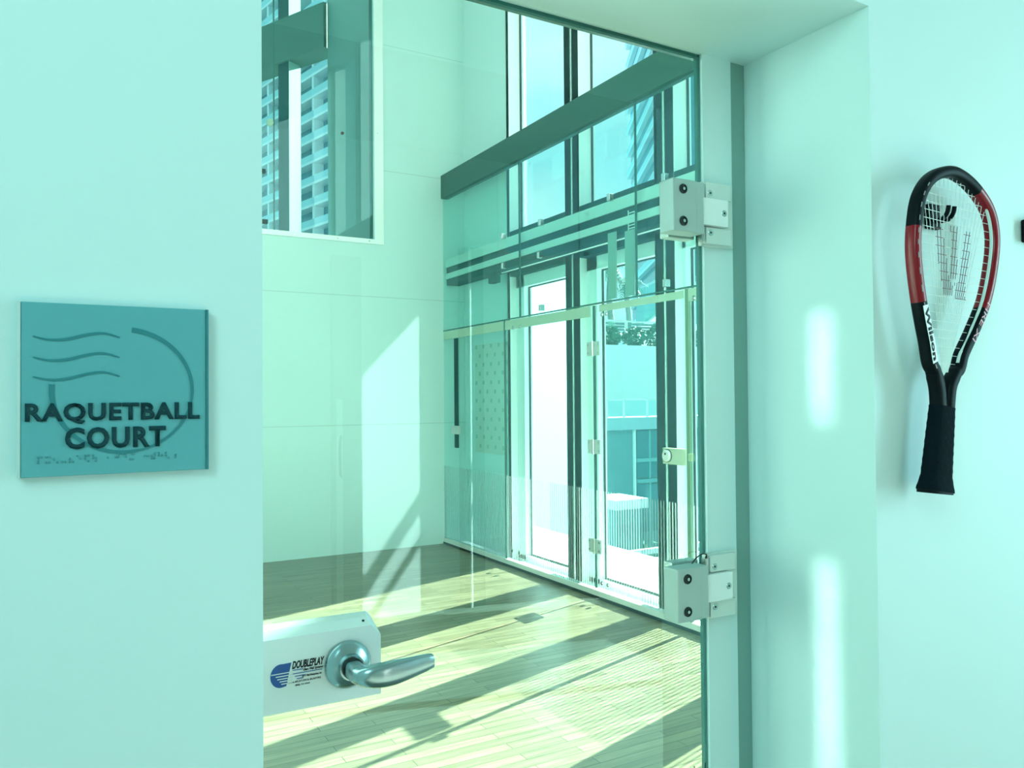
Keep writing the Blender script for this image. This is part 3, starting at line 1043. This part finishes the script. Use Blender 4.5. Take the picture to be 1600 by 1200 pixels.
for zz in (1.765, 1.068, 0.366):
    hg = MB()
    hg.box(3.356, 3.3635, 4.600, 4.665, zz - 0.050, zz + 0.050, 0.001)
    hg.box(3.356, 3.3635, 4.683, 4.750, zz - 0.050, zz + 0.050, 0.001)
    ho = hg.build('hinge', CLAMP, gd_)
    MB().cyl((3.353, 4.674, zz - 0.055), (3.353, 4.674, zz + 0.055), 0.009, 14).build('hinge_pin', STEEL, ho, smooth=True)
    for yy in (4.62, 4.735):
        for dz in (-0.03, 0.03):
            MB().cyl((3.356, yy, zz + dz), (3.352, yy, zz + dz), 0.008, 12).build('screw', STEEL, ho, smooth=True)
lk2 = MB().box(3.340, 3.3635, 3.725, 3.915, 1.000, 1.100, 0.002).build('lock_case', plain('brass_grey_lock', (0.50, 0.58, 0.42), .4, metal=.3), gd_, label='pale brass coloured lock case')
MB().lathe([(0, 0), (0.036, 0), (0.036, 0.014), (0.030, 0.02), (0, 0.02)], (3.340, 3.868, 1.052), (-1, 0, 0), 32).build('lock_cylinder', ALU, lk2, smooth=True)
MB().lathe([(0.037, 0.0), (0.040, 0.0), (0.040, 0.004), (0.037, 0.004)], (3.340, 3.868, 1.052), (-1, 0, 0), 32).build('cylinder_ring', GASKET, lk2, smooth=True)
MB().cyl((3.3205, 3.868, 1.064), (3.318, 3.868, 1.064), 0.007, 12).build('keyhole', GASKET, lk2)
MB().box(3.345, 3.3575, 3.655, 3.690, 1.030, 1.075, 0.002).build('strike_plate', plain('green_strike', (0.32, 0.42, 0.25), .4), gw)
for (yy, zz) in ((4.57, 2.0), (4.52, 2.0), (4.60, 0.115), (4.53, 0.115)):
    MB().lathe([(0, 0), (0.015, 0), (0.015, 0.005), (0.010, 0.009), (0, 0.009)], (3.364, yy, zz), (-1, 0, 0), 18).build('fixing_button', STEEL, gd_, smooth=True)
# narrow dark pull slot near the corner with a bracket
ps = empty('pull_slot', (3.36, 7.02, 1.4), 'tall dark pull slot with a pale bracket, at the far corner of the glazed side', 'pull slot')
MB().box(3.352, 3.3635, 6.86, 6.93, 0.95, 1.99).build('slot', DARKMET, ps)
MB().box(3.340, 3.352, 6.80, 6.98, 1.08, 1.16, 0.003).build('bracket', CLAMP, ps)

# two pale stiffener fins over the door, and a ladder strip modelling a reflection
for nm, a, c, zt, lab in (('stiffener_fin', 4.425, 4.515, 2.56, 'pale upright fin over the glass door, the farther of the two'),
                          ('stiffener_fin', 4.228, 4.325, 2.54, 'pale upright fin over the glass door, the nearer of the two')):
    o = MB().box(3.378, 3.388, a, c, 2.10, zt, 0.001).build(nm, plain('frosted_fin', (0.30, 0.42, 0.38), .4), None)
    rebase(o, (3.383, a, 2.10))
    tag(o, lab, 'bracket', 'upright fins over the glass door')
ld = MB()
ld.box(3.381 + 0.010, 3.396 + 0.0, 4.226, 4.234, 2.30, 2.66)
ld.box(3.391, 3.396, 4.300, 4.306, 2.45, 2.68)
for k in range(17):
    z = 2.32 + k * 0.021
    ld.box(3.3905, 3.396, 4.234, 4.300 if z > 2.47 else 4.275, z, z + 0.007)
o = ld.build('ladder_reflection', PRINTW)
rebase(o, (3.39, 4.26, 2.30))
tag(o, 'short white ladder-like strip modelling a reflection over the glass door', 'strip')
pp_ = MB().cyl((3.50, 3.0, 2.545), (3.50, 6.24, 2.545), 0.016, 16).build('pipe', ALUW, None, smooth=True)
rebase(pp_, (3.50, 3.0, 2.545))
tag(pp_, 'thin pale pipe running level between glass wall and facade header', 'pipe')
jb = MB().box(3.40, 3.46, 6.20, 6.32, 2.44, 2.532, 0.004).build('junction_box', DARKMET)
rebase(jb, (3.43, 6.26, 2.44))
tag(jb, 'small dark box under the metal rail near the far corner', 'junction box')

# board painted with dashes that stand in for a reflection in the glass
m, n, l, out = newmat('reflection_board')
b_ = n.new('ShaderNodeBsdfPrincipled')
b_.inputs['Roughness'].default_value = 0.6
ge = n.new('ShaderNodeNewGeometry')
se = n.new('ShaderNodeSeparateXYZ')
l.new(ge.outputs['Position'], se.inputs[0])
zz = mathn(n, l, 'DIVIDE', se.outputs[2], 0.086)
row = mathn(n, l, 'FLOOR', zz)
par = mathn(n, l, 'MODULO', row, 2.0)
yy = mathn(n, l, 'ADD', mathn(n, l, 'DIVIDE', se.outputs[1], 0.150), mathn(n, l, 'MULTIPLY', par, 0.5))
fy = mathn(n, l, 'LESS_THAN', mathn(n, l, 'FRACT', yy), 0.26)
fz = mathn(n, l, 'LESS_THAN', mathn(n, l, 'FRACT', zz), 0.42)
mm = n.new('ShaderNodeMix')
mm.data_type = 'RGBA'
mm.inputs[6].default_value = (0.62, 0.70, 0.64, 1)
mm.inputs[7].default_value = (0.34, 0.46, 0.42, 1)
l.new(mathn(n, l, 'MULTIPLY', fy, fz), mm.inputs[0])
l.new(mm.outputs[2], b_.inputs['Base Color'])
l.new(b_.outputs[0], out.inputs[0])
sp = MB().box(3.585, 3.599, 6.33, 6.95, 0.90, 1.93).build('reflection_board', m)
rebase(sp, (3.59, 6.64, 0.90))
tag(sp, 'pale board painted with a dashed reflection, on the short wall at the far corner', 'wall panel')

# ------------------------------------------------------------------ outside
ter = MB()
ter.box(3.78, 4.75, -3, 9.0, -0.12, -0.03)
struct('terrace', ter, CONC)
tag(bpy.data.objects['terrace'], 'pale terrace floor just outside the facade', 'terrace')
gnd = MB().box(-60, 180, 8, 220, -14.2, -14.0).build('ground', ROAD)
tag(gnd, 'dark street level far below the building', 'ground', kind='structure')
rd = MB().box(4.9, 60, 4.0, 60, -4.3, -4.2).build('road', ROAD)
tag(rd, 'dark paved yard below the terrace', 'road', kind='structure')

# neighbouring low building: parapet, render wall, gridded windows, planter
lb_ = empty('low_building', (14.5, 18.0, -4.2), 'low grey building with dark gridded windows and a pale parapet beyond the terrace', 'building')
MB().box(12.9, 24.0, 18.0, 19.2, -4.2, 0.50).build('wall', CONCG, lb_)
MB().box(12.8, 24.1, 17.88, 19.25, 0.50, 0.84).build('parapet', plain('teal_parapet', (0.28, 0.46, 0.50), .7), lb_)
MB().box(14.27, 14.33, 17.93, 18.01, -4.0, 0.5).build('pier', CONC, lb_)
for bx0, wv in ((14.38, 0), (15.5, 1)):
    for (z0, z1) in ((-0.32, 0.46), (-0.86, -0.42), (-2.4, -1.06)):
        for k in range(2):
            a = bx0 + k * 0.46
            fo = MB().box(a, a + 0.43, 17.95, 18.0, z0, z1).build('window', WIN, lb_)
for zz in (-0.37, -0.96):
    MB().box(14.36, 16.6, 17.9, 18.0, zz - 0.05, zz + 0.05).build('window_transom', plain('teal_transom', (0.12, 0.34, 0.36), .5), lb_)
MB().box(14.80, 14.85, 17.92, 18.0, -2.4, 0.46).build('window_mullion', MATS['teal_transom'], lb_)
gr_ = empty('glass_railing', (14.0, 18.3, 0.84), 'glass guard rail with thin posts on the low building roof', 'railing')
MB().box(13.0, 18.0, 18.3, 18.33, 0.86, 1.32).build('glass_panel', G_RAIL, gr_)
for x in (13.0, 13.6, 14.2, 15.05, 15.9):
    MB().box(x, x + 0.03, 18.28, 18.35, 0.84, 1.36).build('post', ALU, gr_)
MB().box(13.0, 18.0, 18.28, 18.35, 1.32, 1.36).build('top_rail', ALU, gr_)
bw_ = MB()
bw_.box(17.3, 32.0, 23.9, 24.4, -4.2, 3.35)
o = bw_.build('boundary_wall', WHITEX)
rebase(o, (18, 24.1, -4.2))
tag(o, 'bright white wall with a hedge along its top, above the low building', 'wall')


def leafball(mb, c, rx, ry, rz, n, size, rnd):
    for _ in range(n):
        d = Vector((rnd.gauss(0, 1), rnd.gauss(0, 1), rnd.gauss(0, 1))).normalized()
        rr = 0.65 + 0.35 * rnd.random()
        p = Vector(c) + Vector((d.x * rx, d.y * ry, d.z * rz)) * rr
        a = Vector((rnd.gauss(0, 1), rnd.gauss(0, 1), rnd.gauss(0, 1))).normalized() * size
        b = a.cross(Vector((rnd.gauss(0, 1), rnd.gauss(0, 1), rnd.gauss(0, 1)))).normalized() * size * 0.45
        v = [mb.bm.verts.new(p - a), mb.bm.verts.new(p + b), mb.bm.verts.new(p + a), mb.bm.verts.new(p - b)]
        mb.bm.faces.new(v)


rn = random.Random(11)
for i, x in enumerate([17.6, 18.75, 19.9, 21.05, 22.2, 23.35]):
    bsh = empty('hedge_bush', (x, 24.95, 3.2), cat='bush', group='bushes of the hedge on the white wall')
    bsh['label'] = ['bush at the far left of the hedge on the white wall', 'clipped bush below the nearer palm on the white wall', 'leafy bush mid hedge beneath the white fence post', 'full dark bush of the hedge right of the fence post', 'dark bush of the hedge close to the window frame', 'bush at the right end of the hedge on the white wall'][i]
    fo = MB()
    leafball(fo, (x, 24.95, 3.75), 0.50, 0.42, 0.55 if i > 2 else 0.42, 420, 0.10, rn)
    fo.build('foliage', LEAF, bsh)
    st = MB().cyl((x, 24.95, 3.2), (x, 24.95, 3.6), 0.05, 8)
    st.build('stem', TRUNK, bsh)
fn = empty('fence', (19, 26, 3.3), 'low fence with dark boards and white posts behind the hedge', 'fence')
fb = MB()
for zz in (4.10, 4.22, 4.34): fb.box(17.5, 27, 26.0, 26.04, zz, zz + 0.09)
fb.build('boards', plain('fence_board', (0.16, 0.30, 0.30), .7), fn)
MB().box(17.5, 27, 25.96, 26.06, 4.46, 4.52).build('top_rail', WHITEX, fn)
for x in (17.5, 18.3, 20.25, 22.1, 24): MB().box(x, x + 0.11, 25.92, 26.04, 3.2, 4.50).build('post', WHITEX, fn)
struct('roof_terrace', MB().box(17.3, 40, 24.4, 26.1, 3.1, 3.2).box(20.6, 40, 26.1, 60, 3.1, 3.2), CONC)
tag(bpy.data.objects['roof_terrace'], 'raised planted terrace behind the white wall', 'terrace')


def palm(x, y, z0, h, lab, seed):
    rn = random.Random(seed)
    t = empty('palm_tree', (x, y, z0), lab, 'palm tree', 'palms behind the fence')
    tk = MB()
    pts = [Vector((x + 0.12 * math.sin(k * 0.7 + seed), y, z0 + h * k / 8)) for k in range(9)]
    tk.sweep(pts, [0.17 - 0.006 * k for k in range(9)], [0.17 - 0.006 * k for k in range(9)], up=(0, 1, 0), seg=10)
    tk.build('trunk', TRUNK, t, smooth=True)
    fr_ = MB()
    top = pts[-1]
    for i in range(22):
        az = rn.random() * 2 * PI
        el = rn.uniform(-0.5, 1.1)
        L = rn.uniform(1.0, 1.5)
        prev = top
        d = Vector((math.cos(az) * math.cos(el), math.sin(az) * math.cos(el), math.sin(el)))
        seg = 8
        for k in range(seg):
            nx = prev + d * L / seg
            d = (d + Vector((0, 0, -0.24))).normalized()
            side = d.cross(Vector((0, 0, 1))).normalized()
            for s_ in (-1, 1):
                lf = side * s_ * 0.36 * (1 - abs(k - 3) / 7) + d * 0.16 + Vector((0, 0, -0.12))
                v = [fr_.bm.verts.new(prev), fr_.bm.verts.new(prev + d * 0.06), fr_.bm.verts.new(prev + lf)]
                fr_.bm.faces.new(v)
            prev = nx
    fr_.build('fronds', LEAF, t)


palm(22.62, 30, 3.2, 4.3, 'palm with a stout trunk, farther left of the two behind the fence', 1)
palm(25.9, 33.0, 3.2, 4.0, 'palm nearer the sloping roof, right of the two behind the fence', 5)

# sloping blue roofed stair structure beyond the palms
rf = empty('canopy_roof', (30.5, 36, 3.2), 'blue sloping canopy roof with a pale edge, right of the palms', 'roof')
MB().prism([(29.5, 5.5), (29.6, 7.7), (31.0, 8.3), (36.6, 9.0), (36.6, 5.5)], 36, 36.8, axis=1).build('gable', ROOFB, rf)
MB().prism([(29.3, 5.5), (29.5, 5.35), (36.6, 10.0), (36.6, 10.4)], 35.7, 36.0, axis=1).build('raking_edge', BALC, rf)
MB().box(29.5, 36.6, 36, 36.8, 3.2, 5.5).build('wall', WHITEX, rf)

wbd = empty('white_building', (7.0, 13.4, -4.2), 'plain bright pale building filling the farther low window bay', 'building')
MB().prism([(5.6, 10.8), (9.88, 14.01), (8.38, 16.01), (4.1, 12.8)], -4.2, 4.1, axis=2).build('wall', plain('pale_blue_render', (0.19, 0.46, 0.48), .8), wbd)
MB().prism([(5.5, 10.65), (10.0, 14.02), (8.42, 16.12), (3.95, 12.8)], 4.1, 4.3, axis=2).build('roof_edge', BALC, wbd)
# planter with pale rim and a parked car in the yard
pl = empty('planter', (8.4, 11.0, -4.2), 'pale stepped ledge seen low through the striped glass door', 'ledge')
MB().box(8.05, 8.72, 10.6, 11.4, -0.44, -0.28).build('ledge_slab', CONC, pl)
MB().box(8.12, 8.66, 10.68, 11.32, -4.2, -0.44).build('wall', CONCG, pl)
for i, (x, y, z, lab) in enumerate([(10.1, 11.0, -0.9, 'low clipped shrub in the yard below the terrace')]):
    sb_ = empty('shrub', (x, y + 1.3, -4.2), lab, 'shrub')
    q = MB(); leafball(q, (x, y + 1.3, z - 1.1), 0.9, 0.8, 0.6, 500, 0.09, rn); q.build('foliage', LEAF, sb_)
    MB().cyl((x, y + 1.3, -4.2), (x, y + 1.3, z - 1.1), 0.07, 8).build('stem', TRUNK, sb_)
rl_ = empty('yard_rail', (8, 8.2, -4.2), 'two pale level rails crossing the yard beyond the terrace', 'railing')
for zz in (-0.72, -0.86): MB().box(4.9, 12, 8.6, 8.66, zz, zz + 0.07).build('rail', BALC, rl_)
for x in (5.0, 8.3, 11.8): MB().box(x, x + 0.06, 8.6, 8.66, -4.2, -0.7).build('post', ALU, rl_)


# ------------------------------------------------------------------ towers
def tower(name, base, ddir, length, depth, z0, z1, floor_h, lab, dep_bal=1.8, fins=6.0):
    t = empty(name, (base[0], base[1], -14), lab, 'tower')
    o_, d_ = Vector((base[0], base[1])), Vector(ddir).normalized()
    nn = Vector((d_.y, -d_.x))            # towards the viewer's side
    if nn.dot(Vector((0, 0)) - o_) < 0: nn = -nn

    def slab(mb, a, b, d0, d1, za, zb):
        P = [o_ + d_ * a + nn * d0, o_ + d_ * b + nn * d0, o_ + d_ * b + nn * d1, o_ + d_ * a + nn * d1]
        mb.prism([(p.x, p.y) for p in P], za, zb, axis=2)
    m = MB(); slab(m, 0, length, -depth, 0, -14, z1); m.build('core', TOWERW, t)
    z = z0
    while z < z1:
        m = MB(); slab(m, -0.3, length + 0.3, 0, dep_bal, z, z + 0.35); m.build('balcony', BALC, t)
        bmr = MB()
        slab(bmr, -0.3, length + 0.3, dep_bal - 0.08, dep_bal, z + 0.35, z + 1.25)
        bmr.build('balustrade', MATS.get('tower_rail') or plain('tower_rail', (0.36, 0.62, 0.68), .3), t)
        z += floor_h
    x = fins / 2
    while x < length:
        m = MB(); slab(m, x, x + 0.5, 0, dep_bal - 0.1, z0, z1); m.build('party_wall', BALC, t)
        x += fins
    return t


tower('tower', (34.5, 102.5), (-0.208, 0.978), 44, 14, -8, 66, 3.0, 'tall balconied apartment tower seen through the high left window', 1.6, 14.0)
tower('tower', (72.0, 84.5), (math.sin(math.radians(30.5)), math.cos(math.radians(30.5))), 27, 10, -6, 72, 3.7, 'tall apartment tower seen through the upper right panes', 0.7, 60.0)
